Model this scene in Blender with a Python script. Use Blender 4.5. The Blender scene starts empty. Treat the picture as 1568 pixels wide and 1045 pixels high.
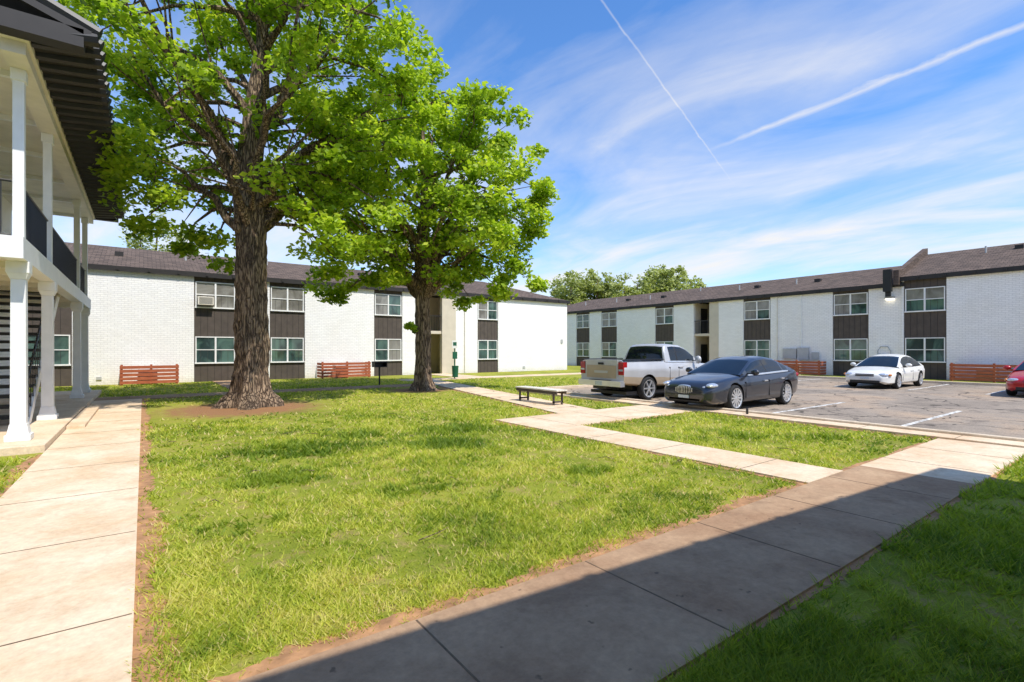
import bpy, math, random
import numpy as np
from mathutils import Vector, Matrix
random.seed(7); rng=np.random.default_rng(7)
scene=bpy.context.scene
R=math.radians
# ------------------------------------------------------------------ node helpers
def newmat(name):
    m=bpy.data.materials.new(name); m.use_nodes=True
    nt=m.node_tree; b=nt.nodes['Principled BSDF']
    return m,nt,b
def N(nt,t,**k):
    n=nt.nodes.new(t)
    for a,v in k.items(): setattr(n,a,v)
    return n
def objco(nt,scale=(1,1,1)):
    tc=N(nt,'ShaderNodeTexCoord'); mp=N(nt,'ShaderNodeMapping'); mp.inputs['Scale'].default_value=scale
    nt.links.new(tc.outputs['Object'],mp.inputs['Vector']); return mp.outputs[0]
def noise(nt,vec,scale,detail=5,rough=.55,dist=0):
    n=N(nt,'ShaderNodeTexNoise'); n.inputs['Scale'].default_value=scale; n.inputs['Detail'].default_value=detail
    n.inputs['Roughness'].default_value=rough; n.inputs['Distortion'].default_value=dist
    nt.links.new(vec,n.inputs['Vector']); return n.outputs['Fac']
def ramp(nt,fac,stops):
    r=N(nt,'ShaderNodeValToRGB'); e=r.color_ramp.elements
    e[0].position=stops[0][0]; e[0].color=(*stops[0][1],1) ; e[1].position=stops[-1][0]; e[1].color=(*stops[-1][1],1)
    for p,c in stops[1:-1]:
        x=e.new(p); x.color=(*c,1)
    nt.links.new(fac,r.inputs[0]); return r.outputs[0]
def mix(nt,fac,a,b,mode='MIX'):
    m=N(nt,'ShaderNodeMix',data_type='RGBA',blend_type=mode)
    for s,v in ((m.inputs[0],fac),(m.inputs[6],a),(m.inputs[7],b)):
        if isinstance(v,bpy.types.NodeSocket): nt.links.new(v,s)
        elif isinstance(v,(int,float)): s.default_value=v
        else: s.default_value=(*v,1)
    return m.outputs[2]
def math_(nt,op,a,b=None,c=None):
    m=N(nt,'ShaderNodeMath',operation=op)
    for i,v in enumerate((a,b,c)):
        if v is None: continue
        if isinstance(v,bpy.types.NodeSocket): nt.links.new(v,m.inputs[i])
        else: m.inputs[i].default_value=v
    return m.outputs[0]
def bump(nt,b,h,strength=.3,dist=.02):
    n=N(nt,'ShaderNodeBump'); n.inputs['Strength'].default_value=strength; n.inputs['Distance'].default_value=dist
    nt.links.new(h,n.inputs['Height']); nt.links.new(n.outputs[0],b.inputs['Normal'])
def simple(name,col,rough=.6,var=.15,scale=6,metal=0,bmp=0,coat=0,spec=None):
    m,nt,b=newmat(name); v=objco(nt); f=noise(nt,v,scale)
    c2=tuple(x*(1-var) for x in col); c1=tuple(min(1,x*(1+var*.6)) for x in col)
    nt.links.new(ramp(nt,f,[(.3,c2),(.7,c1)]),b.inputs['Base Color'])
    b.inputs['Roughness'].default_value=rough; b.inputs['Metallic'].default_value=metal
    if coat: b.inputs['Coat Weight'].default_value=coat; b.inputs['Coat Roughness'].default_value=.03
    if spec is not None: b.inputs['Specular IOR Level'].default_value=spec
    if bmp: bump(nt,b,noise(nt,v,scale*6),bmp,.01)
    return m
# ------------------------------------------------------------------ materials
def brickmat(name,col,mort,strength=.5):
    m,nt,b=newmat(name); tc=N(nt,'ShaderNodeTexCoord'); s=N(nt,'ShaderNodeSeparateXYZ'); nt.links.new(tc.outputs['Object'],s.inputs[0])
    cb=N(nt,'ShaderNodeCombineXYZ'); nt.links.new(math_(nt,'ADD',s.outputs[0],s.outputs[1]),cb.inputs[0]); nt.links.new(s.outputs[2],cb.inputs[1])
    br=N(nt,'ShaderNodeTexBrick'); nt.links.new(cb.outputs[0],br.inputs['Vector'])
    br.inputs['Scale'].default_value=1; br.inputs['Brick Width'].default_value=.26; br.inputs['Row Height'].default_value=.095
    br.inputs['Mortar Size'].default_value=.010; br.inputs['Mortar Smooth'].default_value=.3
    br.inputs['Color1'].default_value=(*col,1); br.inputs['Color2'].default_value=(*[x*.93 for x in col],1); br.inputs['Mortar'].default_value=(*mort,1)
    n1=noise(nt,tc.outputs['Object'],.7,6); n2=noise(nt,tc.outputs['Object'],9,6)
    c=mix(nt,ramp(nt,n1,[(.35,(0,0,0)),(.75,(1,1,1))]),br.outputs['Color'],mix(nt,1,br.outputs['Color'],(.96,.94,.91),'MULTIPLY'))
    c=mix(nt,.25,c,ramp(nt,n2,[(.3,(.85,.85,.85)),(.6,(1.05,1.05,1.05))]),'MULTIPLY')
    g=math_(nt,'SUBTRACT',math_(nt,'MULTIPLY',n2,.7),s.outputs[2]); g=math_(nt,'MULTIPLY',g,1.6); 
    gc=N(nt,'ShaderNodeClamp'); nt.links.new(g,gc.inputs[0])
    c=mix(nt,math_(nt,'MULTIPLY',gc.outputs[0],.6),c,(.36,.27,.2))
    nt.links.new(c,b.inputs['Base Color']); b.inputs['Roughness'].default_value=.7
    h=math_(nt,'ADD',math_(nt,'MULTIPLY',br.outputs['Fac'],-1),math_(nt,'MULTIPLY',n2,.9)); bump(nt,b,h,strength,.014)
    return m
M={}
M['brick']=brickmat('painted_brick_white',(.96,.94,.91),(.76,.745,.725),.55)
M['beige']=simple('beige_stucco',(.60,.53,.42),.85,.08,2,bmp=.1)
M['panel']=simple('brown_panel',(.085,.066,.053),.8,.2,3,bmp=.1)
M['black']=simple('black_metal',(.012,.012,.013),.45,.2,8)
M['white']=simple('white_paint',(.84,.83,.80),.5,.06,4,bmp=.05)
M['offwhite']=simple('aged_white_paint',(.76,.70,.59),.6,.1,3,bmp=.08)
M['fascia']=simple('dark_fascia',(.022,.018,.016),.6,.2,4)
M['grey']=simple('grey_metal',(.45,.45,.44),.5,.1,5)
M['green']=simple('green_metal',(.01,.11,.06),.45,.1,5)
M['rubber']=simple('rubber',(.016,.016,.017),.85,.2,20)
M['chrome']=simple('chrome',(.80,.80,.80),.3,.05,5,metal=.75)
M['darkplastic']=simple('dark_plastic',(.015,.015,.016),.5,.1,9)
M['redlens']=simple('red_lens',(.35,.01,.01),.15,.1,9,coat=.5)
M['amber']=simple('amber_lens',(.6,.2,.02),.15,.1,9,coat=.5)
M['lens']=simple('headlight_lens',(.6,.62,.65),.08,.3,25,metal=.5,coat=1)
M['plate']=simple('plate',(.55,.6,.62),.4,.2,30)
M['glass']=simple('car_glass',(.010,.014,.017),.03,.4,1.5)
M['lamp']=simple('lamp_glass',(.8,.8,.75),.3,.05,5)
bb=M['lamp'].node_tree.nodes['Principled BSDF']; bb.inputs['Emission Color'].default_value=(1,.93,.8,1); bb.inputs['Emission Strength'].default_value=2.5
def shingle():
    m,nt,b=newmat('roof_shingles'); tc=N(nt,'ShaderNodeTexCoord'); s=N(nt,'ShaderNodeSeparateXYZ'); nt.links.new(tc.outputs['Object'],s.inputs[0])
    cb=N(nt,'ShaderNodeCombineXYZ'); nt.links.new(s.outputs[0],cb.inputs[0]); nt.links.new(math_(nt,'MULTIPLY',s.outputs[2],2.9),cb.inputs[1])
    br=N(nt,'ShaderNodeTexBrick'); nt.links.new(cb.outputs[0],br.inputs['Vector']); br.inputs['Scale'].default_value=1
    br.inputs['Brick Width'].default_value=.35; br.inputs['Row Height'].default_value=.2; br.inputs['Mortar Size'].default_value=.014
    br.inputs['Color1'].default_value=(.20,.15,.12,1); br.inputs['Color2'].default_value=(.10,.078,.064,1); br.inputs['Mortar'].default_value=(.03,.025,.022,1)
    n=noise(nt,tc.outputs['Object'],25,4); n2=noise(nt,tc.outputs['Object'],.6,4)
    c=mix(nt,.7,br.outputs['Color'],ramp(nt,n,[(.3,(.4,.4,.4)),(.7,(1.35,1.28,1.22))]),'MULTIPLY')
    c=mix(nt,math_(nt,'MULTIPLY',n2,.4),c,(.16,.12,.10)); nt.links.new(c,b.inputs['Base Color']); b.inputs['Roughness'].default_value=.95
    b.inputs['Specular IOR Level'].default_value=.15
    bump(nt,b,math_(nt,'SUBTRACT',n,br.outputs['Fac']),.5,.02); return m
M['shingle']=shingle()
def windowglass(name,c1,c2,slats=False):
    m,nt,b=newmat(name); tc=N(nt,'ShaderNodeTexCoord')
    v=objco(nt,(.8,.8,.5)); n=noise(nt,v,1.3,3,.5,1)
    c=ramp(nt,n,[(.4,c1),(.6,c2)])
    if slats:
        s=N(nt,'ShaderNodeSeparateXYZ'); nt.links.new(tc.outputs['Object'],s.inputs[0])
        w=math_(nt,'FRACT',math_(nt,'MULTIPLY',s.outputs[2],14)); c=mix(nt,math_(nt,'MULTIPLY',math_(nt,'GREATER_THAN',w,.7),.5),c,(.05,.05,.05))
    nt.links.new(c,b.inputs['Base Color']); b.inputs['Roughness'].default_value=.05 if not slats else .25
    b.inputs['Coat Weight'].default_value=.6; b.inputs['Coat Roughness'].default_value=.02; return m
M['wg_dark']=windowglass('window_glass',(.025,.045,.042),(.09,.16,.13))
M['wg_blind']=windowglass('window_blinds',(.17,.155,.13),(.30,.285,.25),True)
def redwood():
    m,nt,b=newmat('red_stained_wood'); v=objco(nt,(1,1,9)); n=noise(nt,v,3,5)
    nt.links.new(ramp(nt,n,[(.3,(.28,.06,.022)),(.7,(.50,.14,.06))]),b.inputs['Base Color']); b.inputs['Roughness'].default_value=.7; return m
M['redwood']=redwood()
def concrete(name,a,bc,stain,spot=.3):
    m,nt,b=newmat(name); v=objco(nt); n=noise(nt,v,.9,7,.6); n2=noise(nt,v,18,5,.7); n3=noise(nt,v,2.2,6,.65,.6); n4=noise(nt,v,7,3,.5)
    c=ramp(nt,n,[(.32,a),(.68,bc)])
    c=mix(nt,math_(nt,'MULTIPLY',ramp(nt,n3,[(.50,(0,0,0)),(.74,(1,1,1))]),.5),c,stain)
    c=mix(nt,math_(nt,'MULTIPLY',ramp(nt,n4,[(.70,(0,0,0)),(.74,(1,1,1))]),spot),c,(.06,.045,.035))
    c=mix(nt,.6,c,ramp(nt,n2,[(.3,(.70,.69,.68)),(.7,(1.15,1.15,1.15))]),'MULTIPLY')
    nt.links.new(c,b.inputs['Base Color']); b.inputs['Roughness'].default_value=.9; b.inputs['Specular IOR Level'].default_value=.15
    bump(nt,b,n2,.35,.008); return m
M['walk']=concrete('concrete_walk',(.68,.49,.31),(.82,.67,.49),(.54,.34,.18),.10)
M['walk_shaded']=concrete('concrete_walk_shaded_stained',(.34,.205,.12),(.50,.34,.21),(.19,.115,.07),.6)  # walk concrete in a darker brown: shade put into the colour, plus stain spots
M['joint']=simple('joint_dirt',(.17,.11,.065),.95,.4,10)
M['kerb']=concrete('kerb_concrete',(.60,.48,.34),(.72,.60,.45),(.4,.28,.18),.1)
M['soil']=simple('bare_soil',(.44,.23,.105),.95,.45,7,bmp=.5)
def asphalt():
    m,nt,b=newmat('asphalt'); v=objco(nt); n=noise(nt,v,.35,6,.6,.5); n2=noise(nt,v,30,4,.75); n3=noise(nt,v,1.6,6,.7)
    c=ramp(nt,n,[(.3,(.24,.20,.16)),(.5,(.35,.29,.23)),(.7,(.48,.35,.24))])
    c=mix(nt,.8,c,ramp(nt,n2,[(.3,(.5,.5,.5)),(.75,(1.4,1.38,1.35))]),'MULTIPLY')
    vo=N(nt,'ShaderNodeTexVoronoi',feature='DISTANCE_TO_EDGE'); vo.inputs['Scale'].default_value=.45
    vm=N(nt,'ShaderNodeVectorMath',operation='ADD'); nn=N(nt,'ShaderNodeTexNoise'); nn.inputs['Scale'].default_value=1.5; nt.links.new(v,nn.inputs['Vector'])
    nt.links.new(v,vm.inputs[0]); nt.links.new(nn.outputs['Color'],vm.inputs[1]); nt.links.new(vm.outputs[0],vo.inputs['Vector'])
    cr=math_(nt,'LESS_THAN',vo.outputs['Distance'],.014); c=mix(nt,math_(nt,'MULTIPLY',cr,.7),c,(.04,.035,.03))
    c=mix(nt,math_(nt,'MULTIPLY',ramp(nt,n3,[(.54,(0,0,0)),(.66,(1,1,1))]),.65),c,(.10,.08,.065))
    nt.links.new(c,b.inputs['Base Color']); b.inputs['Roughness'].default_value=.95; b.inputs['Specular IOR Level'].default_value=.15; bump(nt,b,n2,.4,.008); return m
M['asphalt']=asphalt()
def worn():
    m,nt,b=newmat('worn_white_marking'); v=objco(nt); n=noise(nt,v,6,6,.7)
    nt.links.new(ramp(nt,n,[(.42,(.28,.24,.19)),(.55,(.78,.76,.70))]),b.inputs['Base Color']); b.inputs['Roughness'].default_value=.8; return m
M['marking']=worn()
def lawn():
    m,nt,b=newmat('lawn_ground'); v=objco(nt); n=noise(nt,v,.45,7,.65,.4); n2=noise(nt,v,4,6,.7); n3=noise(nt,v,60,3,.7)
    c=ramp(nt,n,[(.3,(.17,.215,.025)),(.5,(.31,.34,.04)),(.7,(.42,.40,.07))])
    c=mix(nt,math_(nt,'MULTIPLY',ramp(nt,n2,[(.50,(0,0,0)),(.68,(1,1,1))]),.8),c,(.44,.30,.14))
    for cx,cy,r in ((2.3,16.2,4.2),(9.3,19.1,2.6)):
        d=N(nt,'ShaderNodeVectorMath',operation='DISTANCE'); nt.links.new(v,d.inputs[0]); d.inputs[1].default_value=(cx,cy,0)
        k=math_(nt,'ADD',math_(nt,'DIVIDE',d.outputs['Value'],r),math_(nt,'MULTIPLY',n2,.9))
        c=mix(nt,ramp(nt,k,[(.8,(1,1,1)),(1.15,(0,0,0))]),c,(.36,.19,.095))
    c=mix(nt,.6,c,ramp(nt,n3,[(.3,(.5,.5,.5)),(.7,(1.35,1.35,1.3))]),'MULTIPLY')
    nt.links.new(c,b.inputs['Base Color']); b.inputs['Roughness'].default_value=.95; b.inputs['Specular IOR Level'].default_value=.1
    bump(nt,b,n3,.8,.03); return m
M['lawn']=lawn()
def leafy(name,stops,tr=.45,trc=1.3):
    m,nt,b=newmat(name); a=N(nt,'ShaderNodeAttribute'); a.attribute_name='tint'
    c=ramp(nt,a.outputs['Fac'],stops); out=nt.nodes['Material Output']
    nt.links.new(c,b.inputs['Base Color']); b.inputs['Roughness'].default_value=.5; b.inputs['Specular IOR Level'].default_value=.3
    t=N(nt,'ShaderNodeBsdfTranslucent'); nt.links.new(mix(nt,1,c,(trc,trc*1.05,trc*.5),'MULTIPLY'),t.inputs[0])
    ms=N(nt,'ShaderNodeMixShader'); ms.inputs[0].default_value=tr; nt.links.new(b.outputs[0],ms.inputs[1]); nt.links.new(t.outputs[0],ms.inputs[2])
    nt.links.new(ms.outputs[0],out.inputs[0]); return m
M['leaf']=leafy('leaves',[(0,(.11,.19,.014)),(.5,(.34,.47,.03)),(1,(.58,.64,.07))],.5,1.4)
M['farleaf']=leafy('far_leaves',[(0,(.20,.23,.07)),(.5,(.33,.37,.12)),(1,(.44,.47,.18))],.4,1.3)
M['blade']=leafy('grass_blades',[(0,(.12,.20,.018)),(.45,(.36,.43,.045)),(.8,(.60,.60,.095)),(1,(.70,.57,.27))],.45,1.35)
def bark():
    m,nt,b=newmat('bark'); v=objco(nt,(1,1,.13)); nn=N(nt,'ShaderNodeTexNoise'); nn.inputs['Scale'].default_value=5; nn.inputs['Detail'].default_value=4; nt.links.new(v,nn.inputs['Vector'])
    vm=N(nt,'ShaderNodeVectorMath',operation='MULTIPLY_ADD'); nt.links.new(nn.outputs['Color'],vm.inputs[0]); vm.inputs[1].default_value=(.3,.3,.3); nt.links.new(v,vm.inputs[2])
    vo=N(nt,'ShaderNodeTexVoronoi',feature='DISTANCE_TO_EDGE'); vo.inputs['Scale'].default_value=13
    nt.links.new(vm.outputs[0],vo.inputs['Vector']); n=noise(nt,objco(nt,(1,1,.5)),16,7,.75); big=noise(nt,objco(nt,(1,1,.4)),1.5,4)
    h=math_(nt,'ADD',math_(nt,'MINIMUM',math_(nt,'MULTIPLY',vo.outputs['Distance'],2.5),.5),math_(nt,'MULTIPLY',n,.9))
    c=ramp(nt,h,[(.42,(.045,.030,.020)),(.75,(.20,.135,.088)),(1.0,(.42,.31,.21))])
    c=mix(nt,.7,c,ramp(nt,big,[(.3,(.6,.57,.53)),(.7,(1.3,1.22,1.15))]),'MULTIPLY')
    nt.links.new(c,b.inputs['Base Color'])
    b.inputs['Roughness'].default_value=.95; bump(nt,b,h,1,.07); return m
M['bark']=bark()
# ------------------------------------------------------------------ mesh builder
class MB:
    def __init__(s): s.v=[];s.f=[];s.m=[];s.mats=[]
    def mi(s,k):
        if k not in s.mats: s.mats.append(k)
        return s.mats.index(k)
    def add(s,vs,fs,k):
        o=len(s.v); s.v+= [tuple(p) for p in vs]; i=s.mi(k)
        for f in fs: s.f.append(tuple(o+j for j in f)); s.m.append(i)
    def box(s,a,b,k,mat=None):
        x0,y0,z0=[min(p,q) for p,q in zip(a,b)]; x1,y1,z1=[max(p,q) for p,q in zip(a,b)]
        vs=[(x0,y0,z0),(x1,y0,z0),(x1,y1,z0),(x0,y1,z0),(x0,y0,z1),(x1,y0,z1),(x1,y1,z1),(x0,y1,z1)]
        if mat is not None: vs=[mat@Vector(p) for p in vs]
        s.add(vs,[(0,3,2,1),(4,5,6,7),(0,1,5,4),(1,2,6,5),(2,3,7,6),(3,0,4,7)],k)
    def tube(s,pts,rad,k,n=8,cap=True,ph=0):
        pts=[Vector(p) for p in pts]; rings=[]
        up=Vector((0,0,1))
        for i,p in enumerate(pts):
            d=(pts[min(i+1,len(pts)-1)]-pts[max(i-1,0)]).normalized()
            a=d.cross(up if abs(d.z)<.95 else Vector((1,0,0))).normalized(); b=d.cross(a)
            r=rad[i] if hasattr(rad,'__len__') else rad
            rings.append([p+(a*math.cos(t)+b*math.sin(t))*r for t in [2*math.pi*j/n+ph for j in range(n)]])
        vs=[q for r_ in rings for q in r_]; fs=[]
        for i in range(len(pts)-1):
            for j in range(n): fs.append((i*n+j,i*n+(j+1)%n,(i+1)*n+(j+1)%n,(i+1)*n+j))
        if cap: fs.append(tuple(range(n-1,-1,-1))); fs.append(tuple((len(pts)-1)*n+j for j in range(n)))
        s.add(vs,fs,k)
    def build(s,name,parent=None,smooth=False,bevel=0,loc=None):
        me=bpy.data.meshes.new(name); me.from_pydata(s.v,[],s.f)
        for k in s.mats: me.materials.append(M[k])
        me.polygons.foreach_set('material_index',s.m)
        if smooth:
            me.polygons.foreach_set('use_smooth',[True]*len(s.f)); me.set_sharp_from_angle(angle=R(38))
        me.update(); o=bpy.data.objects.new(name,me); scene.collection.objects.link(o)
        if bevel:
            mo=o.modifiers.new('bevel','BEVEL'); mo.width=bevel; mo.segments=2; mo.limit_method='ANGLE'
        if parent: o.parent=parent
        if loc: o.location=loc
        return o
def empty(name,loc=(0,0,0),rot=0):
    e=bpy.data.objects.new(name,None); e.location=loc; e.rotation_euler=(0,0,rot); scene.collection.objects.link(e); return e
# ------------------------------------------------------------------ ground, paths
g=MB(); 
g.add([(-600,-600,0),(600,-600,0),(600,600,0),(-600,600,0)],[(0,1,2,3)],'lawn'); g.build('ground')
paths=[]
def inrect(x,y,r,pad=0): return (x>r[0]-pad)&(x<r[1]+pad)&(y>r[2]-pad)&(y<r[3]+pad)
def path(name,x0,x1,y0,y1,mat='walk',z=.03,step=1.5):
    b=MB(); b.box((x0,y0,-.1),(x1,y1,z),mat); paths.append((x0,x1,y0,y1))
    if step:
        if x1-x0>y1-y0:
            t=x0+step*.6
            while t<x1: b.box((t-.006,y0+.01,z-.02),(t+.006,y1-.01,z+.002),'joint'); t+=step*random.uniform(.96,1.04)
        else:
            t=y0+step*.6
            while t<y1: b.box((x0+.01,t-.006,z-.02),(x1-.01,t+.006,z+.002),'joint'); t+=step*random.uniform(.96,1.04)
    return b.build(name)
path('sidewalk',-4,8.3,1.6,2.85,'walk_shaded',.030)
path('sidewalk',8.301,12.0,1.6,2.85,'walk',.030)
path('footpath',-1.3,-.05,2.86,21,'walk',.031,1.85)
path('footpath',6.7,7.75,2.86,8.0,'walk',.031)
path('footpath',6.7,12.0,8.01,9.8,'walk',.033,1.6)
path('footpath',-1.3,12.3,21.01,22.4,'walk_shaded',.03)
path('footpath',11.2,27,24.6,25.9,'walk',.032)
path('footpath',15.2,16.8,25.91,30.6,'walk',.031)
path('footpath',2.9,4.2,22.41,30.5,'walk_shaded',.031)
path('sidewalk',12.01,12.55,-30,16,'walk',.06)
b=MB(); pl=[(8.7,9.81),(10.1,9.81),(12.3,21.0),(12.9,24.59),(11.6,24.59),(11.0,21.0)]
b.add([(x,y,.034) for x,y in pl],[tuple(range(6))],'walk')
for t in np.arange(.08,1,.11):
    xa=8.7+(11.0-8.7)*t; ya=9.81+11.2*t
    b.box((xa+.02,ya-.01,.02),(xa+1.36,ya+.01,.037),'joint')
b.build('footpath')
b=MB(); b.box((12.551,-30,-.1),(12.7,16,.11),'kerb'); b.box((12.551,16.001,-.1),(31.6,16.15,.12),'kerb'); b.build('kerb',bevel=.02)
b=MB(); b.box((31.5,-30,-.1),(31.65,16,.13),'kerb'); b.build('kerb',bevel=.02)
b=MB(); b.add([(12.7,-30,.008),(31.5,-30,.008),(31.5,16,.008),(12.7,16,.008)],[(0,1,2,3)],'asphalt')
for y in (-7.1,-4.4,-1.7,1.1,3.8,6.6,9.9,13.4):
    b.add([(13.2,y-.055,.013),(18,y-.055,.013),(18,y+.055,.013),(13.2,y+.055,.013)],[(0,1,2,3)],'marking')
for y in (-4.3,-1.6,1.2,4.6,7.0,9.7,12.6):
    b.add([(25.3,y-.05,.013),(31.2,y-.05,.013),(31.2,y+.05,.013),(25.3,y+.05,.013)],[(0,1,2,3)],'marking')
b.build('parking_lot')
path('sidewalk',31.66,33.2,-30,24,'walk',.05)
path('sidewalk',33.2,35.9,21.9,24.1,'walk',.04,None)
paths+= [(12.5,31.6,-30,16.1),(-14,-1.3,10.8,25.2)]
b=MB()
def soiledge(x0,y0,x1,y1,side,w=.09):
    L=math.hypot(x1-x0,y1-y0); n=int(L/.05); dx,dy=(x1-x0)/L,(y1-y0)/L; nx,ny=(-dy*side,dx*side)
    vs=[];fs=[];ph=random.random()*9
    for i in range(n+1):
        t=i*L/n; ww=w*(.35+.9*abs(math.sin(t*1.3+ph))*abs(math.sin(t*.37+ph))+random.uniform(0,.55))
        vs+=[(x0+dx*t-nx*.01,y0+dy*t-ny*.01,.012),(x0+dx*t+nx*ww,y0+dy*t+ny*ww,.004)]
    for i in range(n): fs.append((2*i,2*i+1,2*i+3,2*i+2) if side<0 else (2*i,2*i+2,2*i+3,2*i+1))
    b.add(vs,fs,'soil')
soiledge(-.05,2.85,6.7,2.85,1,.17); soiledge(7.75,2.85,12,2.85,1,.08); soiledge(-.05,2.85,-.05,21,-1,.15); soiledge(6.7,2.85,6.7,9.8,1,.08)
soiledge(7.75,2.85,7.75,8,-1,.08); soiledge(7.75,8.01,12,8.01,-1,.08); soiledge(12.0,2.85,12.0,8,1,.06); soiledge(-4,1.6,12,1.6,-1,.05)
soiledge(-1.3,3,-1.3,11,1,.14); soiledge(8.7,9.81,10.9,20.5,1,.10); soiledge(10.1,9.81,12.2,20.5,-1,.10)
b.build('soil_verge')
# ------------------------------------------------------------------ grass
def tintmesh(name,V,F,tint,mat,parent=None):
    me=bpy.data.meshes.new(name); nv=len(V); k=F.shape[1]; nf=len(F)
    me.vertices.add(nv); me.vertices.foreach_set('co',V.astype(np.float32).ravel())
    me.loops.add(nf*k); me.loops.foreach_set('vertex_index',F.astype(np.int32).ravel())
    me.polygons.add(nf); me.polygons.foreach_set('loop_start',np.arange(0,nf*k,k,dtype=np.int32)); me.polygons.foreach_set('loop_total',np.full(nf,k,dtype=np.int32))
    me.update(calc_edges=True)
    at=me.attributes.new('tint','FLOAT','POINT'); at.data.foreach_set('value',tint.astype(np.float32))
    me.materials.append(M[mat]); o=bpy.data.objects.new(name,me); scene.collection.objects.link(o)
    if parent: o.parent=parent
    return o
def vnoise(x,y,sc,seed=0):
    r=np.random.default_rng(seed); g_=r.random((64,64)); X=x*sc+20;Y=y*sc+20
    xi=np.floor(X).astype(int);yi=np.floor(Y).astype(int);fx=X-xi;fy=Y-yi;fx=fx*fx*(3-2*fx);fy=fy*fy*(3-2*fy)
    q=lambda a,b_:g_[a%64,b_%64]
    return (q(xi,yi)*(1-fx)+q(xi+1,yi)*fx)*(1-fy)+(q(xi,yi+1)*(1-fx)+q(xi+1,yi+1)*fx)*fy
n=400000
d=2.0*np.exp(rng.random(n)*math.log(15)); th=(rng.random(n)-.5)*R(135)+math.atan2(.806,.592)
x=d*np.cos(th); y=d*np.sin(th)
keep=np.ones(n,bool)
for r in paths: keep&=~inrect(x,y,r,.01)
u=(y-9.81)/(24.6-9.81); keep&=~((y>9.8)&(y<24.6)&(x>8.68+3.0*u)&(x<10.12+3.0*u))
keep&=(y<30.5)&(x<34)
nn=vnoise(x,y,1.1,1)*.45+vnoise(x,y,3.3,2)*.3+vnoise(x,y,8,3)*.25
dt=np.hypot(x-2.3,y-16.2); dt2=np.hypot(x-9.3,y-18.9)
keep&=~((dt<4.4*nn+.6)|(dt2<2.6*nn+.5)); keep&=~((nn<.41)&(rng.random(n)<.82))
keep&=~((x>-.05)&(x<.05)&(rng.random(n)<.7))
keep&=~((y>2.85)&(y<2.98)&(rng.random(n)<.8))
x=x[keep];y=y[keep];d=d[keep];nn=nn[keep];n=len(x)
f3=vnoise(x,y,7,19); weeds=np.zeros(n)
for wx,wy,wr in ((2.0,8.9,.9),(3.2,9.6,.6),(4.2,7.9,.6),(1.4,7.0,.6),(5.3,9.2,.8),(.8,5.4,.35),(2.7,5.6,.45),(5.0,5.0,.4),(9.3,5.2,.5),(10.6,4.1,.4)):
    weeds=np.maximum(weeds,np.exp(-((x-wx)**2+((y-wy)*1.2)**2)/wr**2))
weeds=np.clip((weeds+.7*(f3-.5)-.25)*2.0,0,1)*(weeds>.15)
h=(.024+.026*rng.random(n)+.05*(nn-.4))*np.clip((d/5)**.3,.8,1.5)*(1+.6*weeds); w=(.0035+.003*rng.random(n))*np.clip(d/3.5,1,5)*(1+.4*weeds)
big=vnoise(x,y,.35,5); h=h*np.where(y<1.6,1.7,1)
a=rng.random(n)*2*math.pi; lean=h*(.4+1.2*rng.random(n)); la=rng.random(n)*2*math.pi
V=np.zeros((n,3,3)); V[:,0]=np.c_[x-np.cos(a)*w,y-np.sin(a)*w,np.zeros(n)]; V[:,1]=np.c_[x+np.cos(a)*w,y+np.sin(a)*w,np.zeros(n)]
V[:,2]=np.c_[x+np.cos(la)*lean,y+np.sin(la)*lean,h]
fn=vnoise(x,y,2.7,11); md=vnoise(x,y,.9,15)
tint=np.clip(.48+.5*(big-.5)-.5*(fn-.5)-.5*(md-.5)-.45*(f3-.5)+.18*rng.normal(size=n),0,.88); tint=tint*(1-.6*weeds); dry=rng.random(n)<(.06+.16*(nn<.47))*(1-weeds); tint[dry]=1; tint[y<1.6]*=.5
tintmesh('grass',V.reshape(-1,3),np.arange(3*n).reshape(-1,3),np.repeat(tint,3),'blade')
# ------------------------------------------------------------------ apartment buildings
def window(mb,gl,u0,u1,z0,z1,y,blind,style=0):
    f=.05
    mb.box((u0,y-.05,z0),(u0+f,y+.02,z1),'white'); mb.box((u1-f,y-.05,z0),(u1,y+.02,z1),'white')
    mb.box((u0+f,y-.05,z1-f),(u1-f,y+.02,z1),'white'); mb.box((u0-.03,y-.09,z0-.04),(u1+.03,y+.02,z0+.03),'white')
    um=(u0+u1)/2; mb.box((um-.04,y-.055,z0+.03),(um+.04,y+.02,z1-f),'white'); zm=(z0+z1)/2
    for p,q in ((u0+f,um-.04),(um+.04,u1-f)):
        mb.box((p,y-.035,zm-.02),(q,y+.01,zm+.02),'white')
        k1='wg_blind' if random.random()<blind else 'wg_dark'; k2=k1 if random.random()<.6 else 'wg_dark'
        t=random.uniform(-.004,.004)
        gl.add([(p,y+t,z0+.03),(q,y-t,z0+.03),(q,y-t,zm-.02),(p,y+t,zm-.02)],[(0,1,2,3)],k2)
        gl.add([(p,y-.012-t,zm+.02),(q,y-.012+t,zm+.02),(q,y-.012+t,z1-f),(p,y-.012-t,z1-f)],[(0,1,2,3)],k1)
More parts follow.
